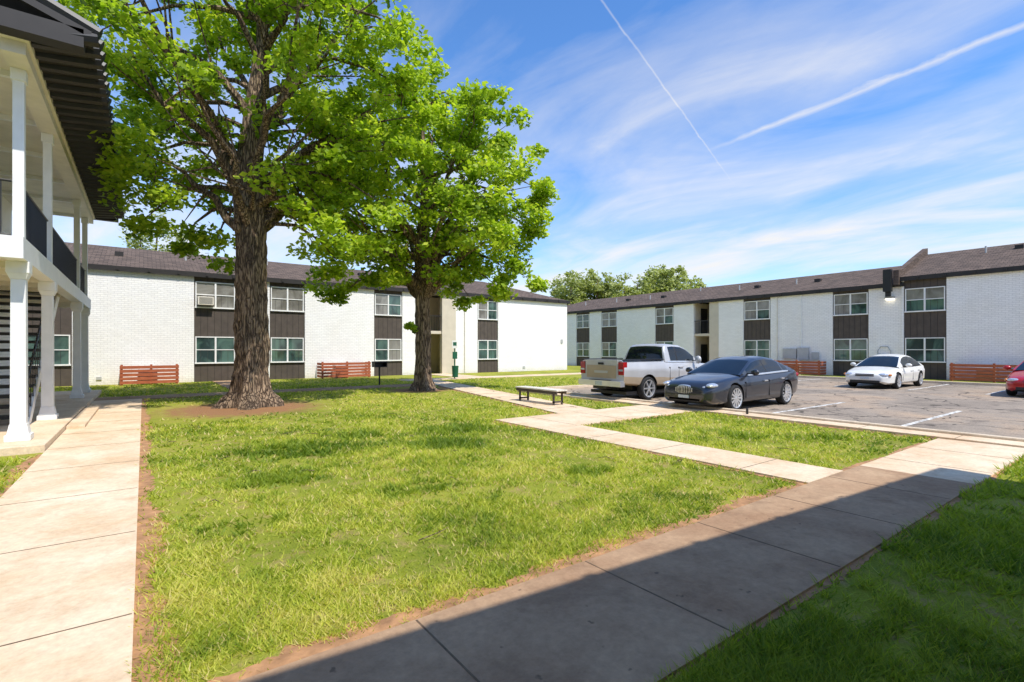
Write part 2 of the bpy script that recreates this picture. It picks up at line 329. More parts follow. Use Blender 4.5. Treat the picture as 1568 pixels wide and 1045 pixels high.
def apartment(loc,rot,L,D,He,Hr,panels,breeze=None,hip=(False,False),extra=None,oh=.14,step=None):
    e=empty('apartment_building',loc,rot)
    wl=MB();pn=MB();wn=MB();gl=MB();rf=MB();ft=MB()
    cuts=sorted([(a,b,'p') for a,b in panels]+([(breeze[0],breeze[1],'b')] if breeze else []))
    u=0
    for a,b_,k in cuts+[(L,L,'e')]:
        if a-u>.02: wl.box((u,0,-.2),(a,.25,He),'brick')
        if k=='p':
            pn.box((a,.07,-.2),(b_,.25,He-.02),'panel')
            for t in np.arange(a+.3,b_-.1,.31): pn.box((t-.008,.062,.0),(t+.008,.07,He-.05),'fascia')
            window(wn,gl,a+.06,b_-.06,.98,2.36,.065,.3); window(wn,gl,a+.06,b_-.06,3.88,5.22,.065,.75)
        if k=='b':
            dep=2.6
            wl.box((a,.25,-.2),(a-.2,dep,He),'beige'); wl.box((b_,.25,-.2),(b_+.2,dep,He),'beige'); wl.box((a,dep,-.2),(b_,dep+.2,He),'beige')
            ww=(b_-a)
            wl.box((a+.002,.1,2.75),(b_-.002,dep,2.95),'beige')
            wl.box((b_-ww*.36,-.012,-.2),(b_-.003,.3,He-.01),'beige')
            for z in (0,2.95):
                pn.box((a+ww*.12,dep-.05,z+.02),(a+ww*.5,dep+.01,z+2.1),'panel')
                pn.box((a-.001,dep-1.6,z+.02),(a+.03,dep-.7,z+2.1),'black')
            for t in np.arange(a+.1,b_-ww*.36,.12): ft.box((t-.01,.12,2.97),(t+.01,.14,3.95),'black')
            ft.box((a,.11,3.95),(b_-ww*.36,.15,4.0),'black')
        u=b_
    wl.box((0,.25,-.2),(.25,D,He),'brick'); wl.box((L-.25,.25,-.2),(L,D,He),'brick'); wl.box((.25,D-.25,-.2),(L-.25,D,He),'brick')
    wl.build('walls',e); pn.build('panels',e)
    wn.build('window_frames',e); gl.build('window_glass',e)
    x0=-oh; x1=L+oh; y0=-oh; y1=D+oh; ym=D/2; run=ym+oh
    ra=x0+(run if hip[0] else 0); rb=x1-(run if hip[1] else 0); z0=He+.16
    vs=[(x0,y0,z0),(x1,y0,z0),(x1,y1,z0),(x0,y1,z0),(ra,ym,Hr),(rb,ym,Hr)]
    rf.add(vs,[(0,1,5,4),(2,3,4,5),(1,2,5),(3,0,4)],'shingle')
    rf.add([(p[0],p[1],p[2]-.03) for p in vs[:4]],[(3,2,1,0)],'offwhite')
    rf.build('roof',e)
    ft.box((x0-.02,y0-.03,He-.07),(x1+.02,y0,z0+.02),'fascia'); ft.box((x0-.02,y1,He-.07),(x1+.02,y1+.03,z0+.02),'fascia')
    ft.box((x0-.02,y0,He-.07),(x0,y1,z0+.02),'fascia'); ft.box((x1,y0,He-.07),(x1+.02,y1,z0+.02),'fascia')
    for t in np.arange(.8,L,1.22): ft.box((t-.05,y0-.09,He-.01),(t+.05,y0-.03,He+.12),'fascia')
    slope=(Hr-z0)/run
    for t in np.arange(3,L-4,4.3):
        v=random.uniform(1.5,3.8); z=z0+slope*(v+oh); ft.tube([(t,v,z-.1),(t,v,z+.38)],.05,'grey',8)
        if random.random()<.5: ft.box((t+1.2,v,z-.1),(t+1.55,v+.35,z+.24),'fascia')
    if extra: extra(ft,e)
    ft.build('trim',e); return e
def ex_back(ft,e):
    w=MB(); w.box((16.25,-.32,4.0),(16.95,.03,4.42),'offwhite')
    for i in range(7): w.box((16.3,-.33,4.05+i*.05),(16.9,-.32,4.07+i*.05),'darkplastic')
    w.build('air_conditioner',e,bevel=.01)
    ft.box((41.4,-.06,2.2),(41.6,-.001,2.5),'grey')
    ft.tube([(32.3,-.05,.1),(32.3,-.05,5.4)],.035,'offwhite',6)
    for t in (12.2,24.9,37.5): ft.box((t,-.05,.25),(t+.2,-.001,.4),'grey')
apartment((-14,30.6,0),0,42.1,10,5.5,7.4,[(9.4,11.34),(16.1,18.03),(19.68,21.55),(25.7,27.6),(33.4,35.2)],(28.6,31.6),(False,True),ex_back)
def ex_r1(ft,e):
    ft.box((29.0,-.14,1.05),(29.9,-.001,1.75),'grey'); ft.box((30.0,-.2,1.0),(30.7,-.001,1.8),'grey'); ft.box((30.85,-.1,1.0),(31.3,-.001,1.5),'grey')
    ft.tube([(30.2,-.05,1.8),(30.2,-.05,5.4)],.03,'white',6); ft.tube([(28.6,-.05,.1),(28.6,-.05,5.4)],.03,'offwhite',6)
    ft.box((35.0,-.25,4.72),(35.45,-.001,4.85),'grey'); ft.box((35.03,-.23,4.65),(35.42,-.02,4.719),'lamp'); ft.tube([(34.6,-.06,.2),(34.6,-.06,1.6),(34.75,-.06,1.85),(35.1,-.06,1.85),(35.25,-.06,1.6),(35.25,-.06,.2)],.025,'grey',6)
    ft.box((34.7,-.25,.9),(35.15,-.001,1.35),'grey')
apartment((36,46,0),R(-90),35.75,10,5.45,7.3,[(8.2,10.1),(11.7,13.7),(18.1,20),(26.1,28.1),(32.1,34.1)],(21.9,24.1),(True,False),ex_r1)
apartment((35.9,10.22,.0),R(-90),42,10.2,5.75,7.85,[(.12,2.06),(9,10.9),(15,17),(22,24),(30,32)],None,(False,False),None)
e=empty('firewall_parapet'); b=MB()
prof=[(35.6,5.45),(35.6,6.35),(36.3,6.45),(38.6,7.35),(41.0,8.25),(41.0,6.0),(36,5.45)]
vs=[(x_,10.25,z) for x_,z in prof]+[(x_,10.53,z) for x_,z in prof]; n_=len(prof)
fs=[tuple(range(n_-1,-1,-1)),tuple(range(n_,2*n_))]+[(i,(i+1)%n_,n_+(i+1)%n_,n_+i) for i in range(n_)]
b.add(vs,fs,'shingle')
b.box((35.3,10.55,5.1),(35.6,10.95,6.4),'black'); b.box((35.45,10.62,4.8),(35.6,10.88,5.1),'black')
b.build('parapet',e)
# building behind the camera (its shadow falls over the sidewalk)
ang=math.atan2(-.68,8.5)
e=apartment((-16.2,.48,0),ang,26.0,10,5.65,7.5,[(4,6),(9,11),(22,24)],None,(False,False),None,oh=.75)
dirv=Vector((math.cos(ang),math.sin(ang))); nrm=Vector((dirv.y,-dirv.x))
end=Vector((9.60,-1.62)); e.rotation_euler=(0,0,ang+math.pi); o_=end-dirv*.75+nrm*.75; e.location=(o_.x,o_.y,0)
# ------------------------------------------------------------------ left building (gallery)
e=empty('apartment_building'); 
b=MB(); b.box((-3.7,12.0,0),(-14,24.4,6.7),'brick'); b.build('walls',e)
b=MB(); b.box((-1.31,11.2,-.1),(-3.69,25.0,.13),'walk'); b.box((-1.0,13.9,-.1),(-1.3,18.8,.1),'walk'); b.build('stoop',e,bevel=.01)
b=MB()
b.box((-1.62,11.5,3.28),(-3.69,24.6,3.5),'offwhite'); b.box((-1.6,11.45,3.2),(-1.85,24.65,3.56),'white'); b.box((-1.85,11.45,3.2),(-3.69,11.65,3.56),'white')
for t in np.arange(12.6,24.5,1.2): b.box((-1.86,t,3.16),(-3.68,t+.1,3.28),'offwhite')
b.build('balcony_deck',e)
posts=[12.0,15.2,21.3,24.0]; b=MB(); q4=math.pi/4
for py in posts:
    x=-1.73
    b.tube([(x,py,.13),(x,py,.24)],[.235,.235],'white',4,True,q4); b.tube([(x,py,.24),(x,py,.42)],[.20,.155],'white',4,True,q4)
    b.tube([(x,py,.42),(x,py,2.9)],[.145,.135],'white',4,True,q4)
    b.tube([(x,py,2.9),(x,py,3.0)],[.15,.20],'white',4,True,q4); b.tube([(x,py,3.0),(x,py,3.2)],[.21,.21],'white',4,True,q4)
    b.box((x-.075,py-.075,3.56),(x+.075,py+.075,6.5),'white'); b.box((x-.10,py-.10,6.3),(x+.10,py+.10,6.5),'white')
b.build('posts',e,bevel=.008)
b=MB(); b.box((-1.5,11.2,6.7),(-14,25.0,6.8),'offwhite'); b.box((-1.55,11.3,6.5),(-1.85,25,6.7),'offwhite')
for t in np.arange(12.6,24.9,2.4): b.box((-1.86,t,6.6),(-3.69,t+.1,6.7),'white')
b.build('ceiling',e)
b=MB()
vs=[(-.70,10.9,7.0),(-.70,25.2,7.0),(-8,25.2,9.6),(-8,10.9,9.6)]; vs+=[(p[0],p[1],p[2]-.12) for p in vs]
b.add(vs,[(0,1,2,3),(7,6,5,4),(0,4,5,1),(3,2,6,7),(0,3,7,4),(1,5,6,2)],'fascia')
b.add([(-8,10.9,9.6),(-8,25.2,9.6),(-15,25.2,7),(-15,10.9,7)],[(0,1,2,3)],'shingle')
b.add([(-1.5,10.9,6.80),(-1.5,25.2,6.80),(-.78,25.2,6.9),(-.78,10.9,6.9)],[(0,1,2,3)],'fascia')
b.box((-14,10.9,6.7),(-.8,11.19,7.0),'fascia'); b.box((-14,25.01,6.7),(-.8,25.2,7.0),'fascia')
for t in np.arange(11.0,25.2,.42):
    b.tube([(-1.5,t,6.80),(-1.0,t,6.86),(-.62,t,6.93)],[.09,.10,.12],'black',8)
    b.tube([(-.60,t,7.02),(-1.5,t,7.40)],[.12,.11],'black',8)
b.build('roof',e,smooth=True)
b=MB()
def rail(p0,p1,z,mb):
    p0=Vector(p0);p1=Vector(p1);L=(p1-p0).length;dd=(p1-p0)/L
    for zz in (.08,1.0):
        mb.tube([(p0.x,p0.y,z+zz),(p1.x,p1.y,z+zz)],.022,'black',6)
    k=int(L/.125)
    for i in range(1,k):
        q=p0+dd*(i*L/k); mb.box((q.x-.008,q.y-.008,z+.08),(q.x+.008,q.y+.008,z+1.0),'black')
for a_,c_ in zip(posts[:-1],posts[1:]): rail((-1.73,a_+.08),(-1.73,c_-.08),3.56,b)
rail((-1.81,11.9),(-3.6,11.9),3.56,b)
b.build('railing',e)
b=MB()
ns=17; x0,x1=-1.98,-3.2; ys=14.4; 
for i in range(ns):
    z=.13+(i+1)*3.36/ns; yy=ys+i*.27; b.box((x0,yy,z-.07),(x1,yy+.3,z),'darkplastic')
for xx in (x0+.03,x1-.03):
    vs=[(xx-.025,ys-.1,.13),(xx+.025,ys-.1,.13),(xx+.025,ys+ns*.27,3.45),(xx-.025,ys+ns*.27,3.45)]; vs+=[(p[0],p[1]+.25,p[2]-.05) if i<2 else (p[0],p[1]+.1,p[2]-.3) for i,p in enumerate(vs)]
    b.add(vs,[(0,1,2,3),(7,6,5,4),(0,4,5,1),(1,5,6,2),(2,6,7,3),(3,7,4,0)],'white')
    b.tube([(xx,ys,1.1),(xx,ys+ns*.27,4.4)],.022,'black',6)
    for i in range(ns):
        z=.13+(i+1)*3.36/ns; b.box((xx-.009,ys+i*.27+.1,z-.05),(xx+.009,ys+i*.27+.12,z+.95),'black')
b.build('staircase',e)
# ------------------------------------------------------------------ red wood screens
def screen(loc,rot,L,H=.95):
    e=empty('wood_screen_fence',loc,rot); b=MB(); k=5; hh=(H-.06)/k
    for i in range(k): b.box((0,-.02,.06+i*hh),(L,0,.06+i*hh+hh-.035),'redwood'); b.box((0,.9,.06+i*hh),(.02,.0,.06+i*hh+hh-.035),'redwood'); b.box((L-.02,.9,.06+i*hh),(L,.0,.06+i*hh+hh-.035),'redwood')
    b.build('slats',e); b=MB()
    for t in (.03,L/2,L-.13): b.box((t,0.001,0),(t+.09,.09,H+.02),'redwood')
    b.build('posts',e); b=MB(); b.box((L*.3,.2,0),(L*.3+.75,.85,.75),'grey'); b.build('ac_unit',e,bevel=.02)
screen((-.9,29.6,0),0,2.3); screen((8.2,29.6,0),0,2.9); screen((34.9,17.2,0),R(-90),3.0); screen((34.9,7.8,0),R(-90),3.4); 
# ------------------------------------------------------------------ trees
def make_leaves(centers,sizes,per,leaf,seed,flat=.6):
    r=np.random.default_rng(seed); C=np.repeat(centers,per,axis=0); S=np.repeat(sizes,per); n=len(C)
    off=r.normal(size=(n,3)); off/=np.linalg.norm(off,axis=1)[:,None]; off*=(r.random(n)**.5)[:,None]*S[:,None]; off[:,2]*=flat
    P=C+off; nrm=r.normal(size=(n,3)); nrm[:,2]=np.abs(nrm[:,2])+.5; nrm[:,1]-=.35; nrm/=np.linalg.norm(nrm,axis=1)[:,None]
    t=r.normal(size=(n,3)); t-=nrm*np.sum(t*nrm,axis=1)[:,None]; t/=np.linalg.norm(t,axis=1)[:,None]; q=np.cross(nrm,t)
    l=(leaf*(.55+.9*r.random(n)))[:,None]
    V=np.stack([P-t*l*.5,P+q*l*.34-nrm*l*.06,P+t*l*.5-nrm*l*.1,P-q*l*.34-nrm*l*.06],axis=1)
    ct=np.repeat(r.random(len(centers)),per)
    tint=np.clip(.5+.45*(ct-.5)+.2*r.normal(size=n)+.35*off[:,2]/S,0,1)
    return V.reshape(-1,3),np.arange(4*n).reshape(-1,4),np.repeat(tint,4)
RGT=Vector((.806,-.592,0)); FWD=Vector((.592,.806,0))
def tree(name,base,trunk,rad,cc,cr,nl,ncl,per,leaf,seed,extra_centers=None,csize=(.4,.8),clear=None):
    r=np.random.default_rng(seed); e=empty(name,(base[0],base[1],0)); tb=MB()
    T=[Vector(p) for p in trunk]; k=24; vs=[];fs=[]
    P=[];RR=[]
    for i in range(len(T)-1):
        m_=max(2,int((T[i+1]-T[i]).length/.2))
        for j in range(m_):
            f=j/m_; P.append(T[i].lerp(T[i+1],f)); RR.append(rad[i]*(1-f)+rad[i+1]*f)
    P.append(T[-1]);RR.append(rad[-1])
    for i,p in enumerate(P):
        for j in range(k):
            t=2*math.pi*j/k; fl=max(0,1-p.z/1.1); rr=RR[i]*(1+.10*math.sin(5*t+seed)*(.4+2.2*fl)+.05*math.sin(3*t+p.z*1.7)+.03*math.sin(9*t+p.z*.6)+.04*r.normal()+.05*math.exp(-((p.z-6.3)/.2)**2))
            vs.append((p.x+rr*math.cos(t),p.y+rr*math.sin(t),p.z))
    for i in range(len(P)-1):
        for j in range(k): fs.append((i*k+j,i*k+(j+1)%k,(i+1)*k+(j+1)%k,(i+1)*k+j))
    tb.add(vs,fs,'bark')
    lobes=[];centers=[];sizes=[]
    cc=np.array(cc);cr=np.array(cr)
    for i in range(nl):
        zz=1-2*(i+.5)/nl; ph=i*2.39996+r.random()*.5; rr=math.sqrt(1-zz*zz); dirn=np.array([rr*math.cos(ph),rr*math.sin(ph),zz])
        p=cc+dirn*cr*(.62+.26*r.random()); lobes.append(p)
    lobes.append(cc+np.array([0,0,cr[2]*.4]))
    for p in lobes:
        q=Vector(p); 
        zt=min(T[-1].z-.1,max(T[0].z+ (cc[2]-cr[2])*.95, q.z-1.2-(Vector((q.x,q.y,0)).length)*.6))
        idx=min(range(len(P)),key=lambda i:abs(P[i].z-zt)); s0=P[idx]
        m1=s0.lerp(q,.35)+Vector((0,0,-.15+.5*r.random())); m2=s0.lerp(q,.7)+Vector(r.normal(size=3)*.3)
        r0=min(RR[idx]*.5,.15)
        path_=[s0,s0.lerp(m1,.5)+Vector(r.normal(size=3)*.1),m1,m1.lerp(m2,.5)+Vector(r.normal(size=3)*.15),m2,q]
        tb.tube(path_,[r0,r0*.85,r0*.7,r0*.52,r0*.36,r0*.15],'bark',7,False)
        for c in range(ncl):
            o=r.normal(size=3); o/=np.linalg.norm(o); o*= (r.random()**.45)*np.array([cr[0]*.42,cr[1]*.42,cr[2]*.32])
            c_=np.array(p)+o; 
            if np.sum(((c_-cc)/cr)**2)>1.12+.25*r.random(): c_=cc+(c_-cc)*.88
            cv=Vector((c_[0],c_[1],0)); ra_=cv.dot(RGT); fa_=cv.dot(FWD)
            if clear and abs(ra_)<clear[0] and c_[2]<clear[1] and fa_<.6: continue
            centers.append(c_); sizes.append(r.uniform(*csize))
            if c%2==0:
                s1=path_[r.integers(2,6)]; mid=s1.lerp(Vector(c_),.5)+Vector(r.normal(size=3)*.15)
                tb.tube([s1,mid,Vector(c_)],[.032,.02,.008],'bark',4,False)
    if extra_centers:
        for c_,s_ in extra_centers:
            for _ in range(3):
                cv=np.array(c_)+r.normal(size=3)*np.array([.38,.38,.28])*s_/.8; centers.append(cv); sizes.append(s_*r.uniform(.5,.85)); 
            q=Vector(c_); 
            if q.z>3.2:
                idx=min(range(len(P)),key=lambda i:abs(P[i].z-(q.z+.6))); s0=P[idx]; m_=s0.lerp(q,.5)+Vector((0,0,.7)); tb.tube([s0,s0.lerp(m_,.5)+Vector((0,0,.15)),m_,m_.lerp(q,.5)+Vector((0,0,.15)),q],[.085,.07,.05,.03,.01],'bark',6,False)
    tb.build('trunk_and_limbs',e,smooth=True)
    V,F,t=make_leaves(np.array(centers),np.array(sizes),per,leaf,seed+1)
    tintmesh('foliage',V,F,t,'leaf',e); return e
def off(r_,f_,z): v=RGT*r_+FWD*f_; return (v.x,v.y,z)
ex1=[(off(-3.4,.2,5.6),.9),(off(-2.7,.8,5.0),.7),(off(-1.6,.8,4.9),.7),(off(1.7,.5,4.9),.8),(off(2.6,-.5,5.2),.9),(off(3.2,.9,5.0),.9),(off(-3.7,-.4,6.8),.9),(off(-3.2,1.2,6.4),.9),(off(1.2,1.0,6.3),.9),(off(2.2,1.2,4.5),.7),(off(3.9,.4,6.1),.9),(off(-1.4,1.4,6.3),.8),(off(-4.0,.5,8.2),.9),
 (off(-5.0,0,11.0),.9),(off(-5.8,0,12.1),.8),(off(-5.2,.4,12.6),.9),(off(-2.2,.3,5.6),.8),(off(-3.0,-.3,7.6),.9),(off(2.2,.2,6.0),.9),(off(3.0,-.2,7.2),.9),(off(4.4,.1,7.6),.8),(off(4.8,-.2,9.3),.8),(off(-1.9,.5,7.2),.8),(off(-2.4,0,8.8),.9),(off(1.6,-.3,7.6),.9),(off(4.9,0,11.0),.9),(off(-.2,1.6,8.0),.9)]
tree('large_tree',(2.6,16.7),[(0,0,-.1),(0,0,.12),(0,0,.45),(0,0,1.1),off(.02,0,3.2),off(-.02,0,5.2),off(-.08,0,6.8),off(.05,0,8.4),off(.3,.1,11),off(.2,0,13.6)],[.90,.76,.54,.46,.43,.41,.40,.29,.17,.06],
     off(.4,.3,10.3),(5.0,5.0,4.9),27,12,135,.175,11,ex1,(.38,.80),(1.0,7.8))
ex2=[(off(-3.9,0,4.9),.9),(off(-3.1,.3,4.3),.7),(off(-2.0,.3,4.7),.9),(off(2.7,0,4.6),.8),(off(3.8,.3,4.8),.8),(off(1.4,.5,4.4),.7),(off(-1.2,.5,4.5),.6),(off(-.25,-.25,2.6),.35),(off(3.3,-.4,4.1),.7),(off(4.0,-.3,5.6),.8),(off(2.2,-.4,5.3),.9),(off(4.4,0,4.6),.6),(off(-3.2,-.3,5.6),.9),(off(1.9,.4,3.9),.6),(off(-3.6,.3,3.9),.6),(off(4.8,.2,6.6),.8),(off(5.0,0,8.2),.8),(off(4.6,-.2,7.4),.8),(off(3.6,.3,6.4),.9),(off(2.6,-.6,6.8),.9),(off(-2.6,-.8,6.8),.9),(off(1.2,.2,12.2),.8),(off(-1.0,0,12.3),.8),(off(2.6,0,11.6),.8)]
tree('shade_tree',(9.3,18.9),[(0,0,-.1),(0,0,.1),(0,0,.4),(0,0,1.2),off(0,0,3.5),off(-.1,0,5.5),off(.1,0,8),off(0,0,11)],[.62,.5,.36,.31,.29,.26,.17,.05],
     off(.2,0,8.3),(4.8,4.8,4.2),26,11,135,.195,23,ex2,(.45,.85),(.6,6.0))
def mass(name,items,leaf,seed,ncl=46,per=34):
    e=empty(name); C=[];S=[];tb=MB(); r=np.random.default_rng(seed)
    for (x_,y_,h_,rad_) in items:
        tb.tube([(x_,y_,-.2),(x_,y_,h_*.5),(x_+.3,y_,h_*.85)],[.3,.2,.05],'bark',6)
        for i in range(ncl):
            o=r.normal(size=3); o/=np.linalg.norm(o); o*=r.random()**.35; c=np.array([x_,y_,h_*.58])+o*np.array([rad_,rad_,h_*.4])
            C.append(c);S.append(r.uniform(.5,1.1))
    tb.build('trunks',e); V,F,t=make_leaves(np.array(C),np.array(S),per,leaf,seed+1,.9); tintmesh('foliage',V,F,t,'farleaf',e)
items=[]
for i in range(20):
    px=862+i*10.2; t=(px-784)/768; z=78+random.uniform(-6,8); r_=t*z; v=RGT*r_+FWD*z
    hh=1.7+ (535-(412-14*math.sin(i*.5+.3)*(i>5)-random.uniform(-7,8)))/768*z; items.append((v.x,v.y,hh,2.3))
mass('distant_trees',items,.40,31,70,44)
v=RGT*((235-784)/768*45)+FWD*45; mass('background_tree',[(v.x,v.y,14.6,2.0),(v.x+1.7,v.y-1,13.4,1.6),(v.x-1.2,v.y,13.6,1.4)],.24,41,70,40)
# ------------------------------------------------------------------ vehicles
def smoothcurve(pts,n=300):
    pts=sorted(pts); X=np.array([p[0] for p in pts]);Y=np.array([p[1] for p in pts]); g_=np.linspace(X[0],X[-1],n); y_=np.interp(g_,X,Y)
    k=np.hanning(17); k/=k.sum(); yp=np.pad(y_,8,mode='edge'); ys_=np.convolve(yp,k,'valid'); ys_[0]=Y[0];ys_[-1]=Y[-1]
    return lambda x_: float(np.interp(x_,g_,ys_))
def loftgrid(rings,mb,matf,capmat=None):
    n=len(rings[0]); o=len(mb.v); mb.v+=[tuple(p) for r_ in rings for p in r_]
    for i in range(len(rings)-1):
        for j in range(n-1 if capmat is None else n):
            a=o+i*n+j; b_=o+i*n+(j+1)%n; c=o+(i+1)*n+(j+1)%n; d_=o+(i+1)*n+j
            mb.f.append((a,d_,c,b_)); mb.m.append(mb.mi(matf(i,j)))
    if capmat:
        mb.f.append(tuple(o+j for j in range(n))); mb.m.append(mb.mi(capmat)); mb.f.append(tuple(o+(len(rings)-1)*n+j for j in range(n-1,-1,-1))); mb.m.append(mb.mi(capmat))
def revolve(mb,prof,c,axis_y,k,n=28):
    vs=[];fs=[]
    for r_,y_ in prof:
        for j in range(n):
            t=2*math.pi*j/n; vs.append((c[0]+r_*math.cos(t),c[1]+y_*axis_y,c[2]+r_*math.sin(t)))
    for i in range(len(prof)-1):
        for j in range(n):
            q=(i*n+j,i*n+(j+1)%n,(i+1)*n+(j+1)%n,(i+1)*n+j); fs.append(q if axis_y>0 else q[::-1])
    mb.add(vs,fs,k)
def wheel(parent,x_,y_,r_,w_,spokes,name):
    s=1 if y_>0 else -1; mb=MB(); c=(x_,y_,r_); 
    revolve(mb,[(r_*.70,-w_/2),(r_*.9,-w_/2),(r_*.985,-w_*.38),(r_,-w_*.25),(r_,w_*.25),(r_*.985,w_*.38),(r_*.92,w_/2),(r_*.74,w_/2)],c,s,'rubber')
    revolve(mb,[(r_*.75,w_*.5),(r_*.76,w_*.53),(r_*.70,w_*.5),(r_*.66,w_*.2),(r_*.1,w_*.12)],c,s,'chrome'); 
    revolve(mb,[(r_*.64,w_*.22),(r_*.02,w_*.2)],c,s,'darkplastic')
    revolve(mb,[(r_*.16,w_*.2),(r_*.16,w_*.47),(r_*.12,w_*.5),(r_*.001,w_*.5)],c,s,'chrome')
    for i in range(spokes):
        t=2*math.pi*i/spokes; mt=Matrix.Translation(c)@Matrix.Rotation(t,4,'Y')
        y0,y1=s*w_*.34,s*w_*.48
        mb.box((r_*.1,min(y0,y1),-r_*.06),(r_*.72,max(y0,y1),r_*.06),'chrome',mt)
    mb.build(name,parent,smooth=True)
def ellip(mb,c,r_,k,n=12):
    vs=[];fs=[]
    for i in range(n+1):
        a_=math.pi*i/n
        for j in range(n):
            t=2*math.pi*j/n; vs.append((c[0]+r_[0]*math.sin(a_)*math.cos(t),c[1]+r_[1]*math.sin(a_)*math.sin(t),c[2]+r_[2]*math.cos(a_)))
    for i in range(n):
        for j in range(n): fs.append((i*n+j,(i+1)*n+j,(i+1)*n+(j+1)%n,i*n+(j+1)%n))
    mb.add(vs,fs,k)
def car(name,loc,rot,paint,p):
    e=empty(name,loc,rot); L=p['L'];hw=p['W']/2
    top=smoothcurve(p['top']); wd=smoothcurve(p['wid']); bot=smoothcurve(p['bot'])
    xs_=np.concatenate([[L/2,L/2-.02,L/2-.06,L/2-.12],np.linspace(L/2-.2,-L/2+.2,52),[-L/2+.12,-L/2+.06,-L/2+.02,-L/2]])
    lb=MB(); rings=[]
    for x_ in xs_:
        w=wd(x_);zt=top(x_);zb=bot(x_);h_=zt-zb; cr_=.035 if not p.get('truck') else .02
        half=[(0,zb),(w*.5,zb),(w*.84,zb),(w*.955,zb+.05),(w*.985,zb+.14*h_),(w*.99,zb+.34*h_),(w*1.0,zb+.56*h_),(w*1.0,zb+.68*h_),(w*.972,zb+.74*h_),(w*.945,zt-.07),(w*.90,zt-.025),(w*.8,zt-.004),(w*.55,zt+cr_*.7),(w*.28,zt+cr_),(0,zt+cr_*1.1)]
        ring=[(x_,-a_,b_) for a_,b_ in half]+[(x_,a_,b_) for a_,b_ in half[-2:0:-1]]; rings.append(ring)
    nh=14
    def mf(i,j):
        jj=j if j<nh else 2*nh-1-j
        if jj<2: return 'darkplastic'
        if p.get('lower') and jj in (2,3,4): return p['lower']
        return paint
    loftgrid(rings,lb,mf,paint); lo=lb.build('body',e,smooth=True)
    cm=MB()
    for wx in p['wx']:
        for s in (1,-1):
            cm.tube([(wx,s*(hw-.34),p['wr']+.01),(wx,s*(hw+.2),p['wr']+.01)],p['ar'],'darkplastic',32)
    if p.get('truck'): cm.box((p['bed'][0],-hw+.14,.78),(p['bed'][1],hw-.14,2),'darkplastic')
    co=cm.build('arch_cutter',e); 
    bm=lo.modifiers.new('b','BOOLEAN'); bm.object=co; bm.operation='DIFFERENCE'; bm.solver='EXACT'
    bpy.context.view_layer.update(); dg=bpy.context.evaluated_depsgraph_get(); nm=bpy.data.meshes.new_from_object(lo.evaluated_get(dg)); lo.modifiers.clear(); lo.data=nm
    bpy.data.objects.remove(co)
    try: nm.set_sharp_from_angle(angle=R(38))
    except Exception: pass
    dk=MB()
    for wx in p['wx']: dk.box((wx-p['ar']+.02,-hw+.36,.3),(wx+p['ar']-.02,hw-.36,.8),'darkplastic')
    dk.box((-L/2+.3,-hw+.2,.2),(L/2-.3,hw-.2,.3),'darkplastic'); dk.build('underbody',e)
    rz=smoothcurve(p['roof']); gx0=p['roof'][0][0]; gx1=p['roof'][-1][0]; gh=MB(); rings=[]; H=max(q[1] for q in p['roof'])
    gxs=np.linspace(gx0,gx1,44); belt=lambda x_: top(x_)-.03
    for x_ in gxs:
        zb=belt(x_); zr=max(rz(x_),zb+.01); wb=wd(x_)*.925; f=min(1,max(0,(zr-zb)/(H-zb))); we=wb-f*(wb-p['rw']); hh=zr-zb
        half=[(wb+.004,zb),(wb-.008,zb+.05*min(1,hh/.3)),(wb+(we-wb)*.5,zb+hh*.5),(we+.012,zr-.085*f),(we-.01,zr-.05*f),(we-.06,zr-.015*f),(we*.55,zr+.012),(0,zr+.022)]
        rings.append([(x_,-a_,b_) for a_,b_ in half]+[(x_,a_,b_) for a_,b_ in half[-2::-1]])
    def gf(i,j):
        jj=j if j<7 else 13-j; x_=(gxs[i]+gxs[i+1])/2; tall=rz(x_)-belt(x_)
        if jj==0: return p.get('trim','chrome') if p['sg'][0]>x_>p['sg'][1] else paint
        if jj in (1,2):
            if not (p['sg'][0]>x_>p['sg'][1]) or tall<.12: return paint
            for a_,b_ in p['pil']:
                if b_<x_<a_: return 'darkplastic' if (a_,b_)!=p['pil'][-1] else paint
            return 'glass'
        if jj in (3,4): return paint
        if x_>p['ws'] or x_<p['rs']: return 'glass' if .05<tall else 'darkplastic'
        return paint
    loftgrid(rings,gh,gf); gh.build('cabin',e,smooth=True)
    for i,wx in enumerate(p['wx']):
        for s,nme in ((1,'l'),(-1,'r')): wheel(e,wx,s*(hw-.125),p['wr'],.23,p.get('sp',10),f'wheel_{i}{nme}')
    t=MB()
    for s in (1,-1):
        for dx in p['doors']:
            w=wd(dx); z0=bot(dx)+.14; z1=belt(dx)
            t.box((dx-.007,s*(w*.95),z0),(dx+.007,s*(w*1.003),z1-.16),'darkplastic')
        for hx in p['handles']:
            w=wd(hx); t.box((hx-.1,s*w*.97,belt(hx)-.19),(hx+.1,s*(w*1.0+.02),belt(hx)-.155),'chrome' if paint!='p_white' else paint)
        mx=p['mir']; w=wd(mx); t.box((mx-.03,s*(w*.88),belt(mx)+.04),(mx+.03,s*(w+.08),belt(mx)+.07),'darkplastic')
        ellip(t,(mx,s*(w+.13),belt(mx)+.10),(.075,.12,p.get('mh',.085)),paint)
    t.build('trim',e,smooth=True)
    return e,top,wd,bot
def paintmat(name,col,metal,rough=.28,coat=.7):
    m,nt,b=newmat(name); v=objco(nt); n_=noise(nt,v,2.2,5)
    nt.links.new(ramp(nt,n_,[(.3,tuple(x_*.85 for x_ in col)),(.7,col)]),b.inputs['Base Color'])
    b.inputs['Metallic'].default_value=metal; b.inputs['Roughness'].default_value=rough; b.inputs['Coat Weight'].default_value=coat; b.inputs['Coat Roughness'].default_value=.03; return m
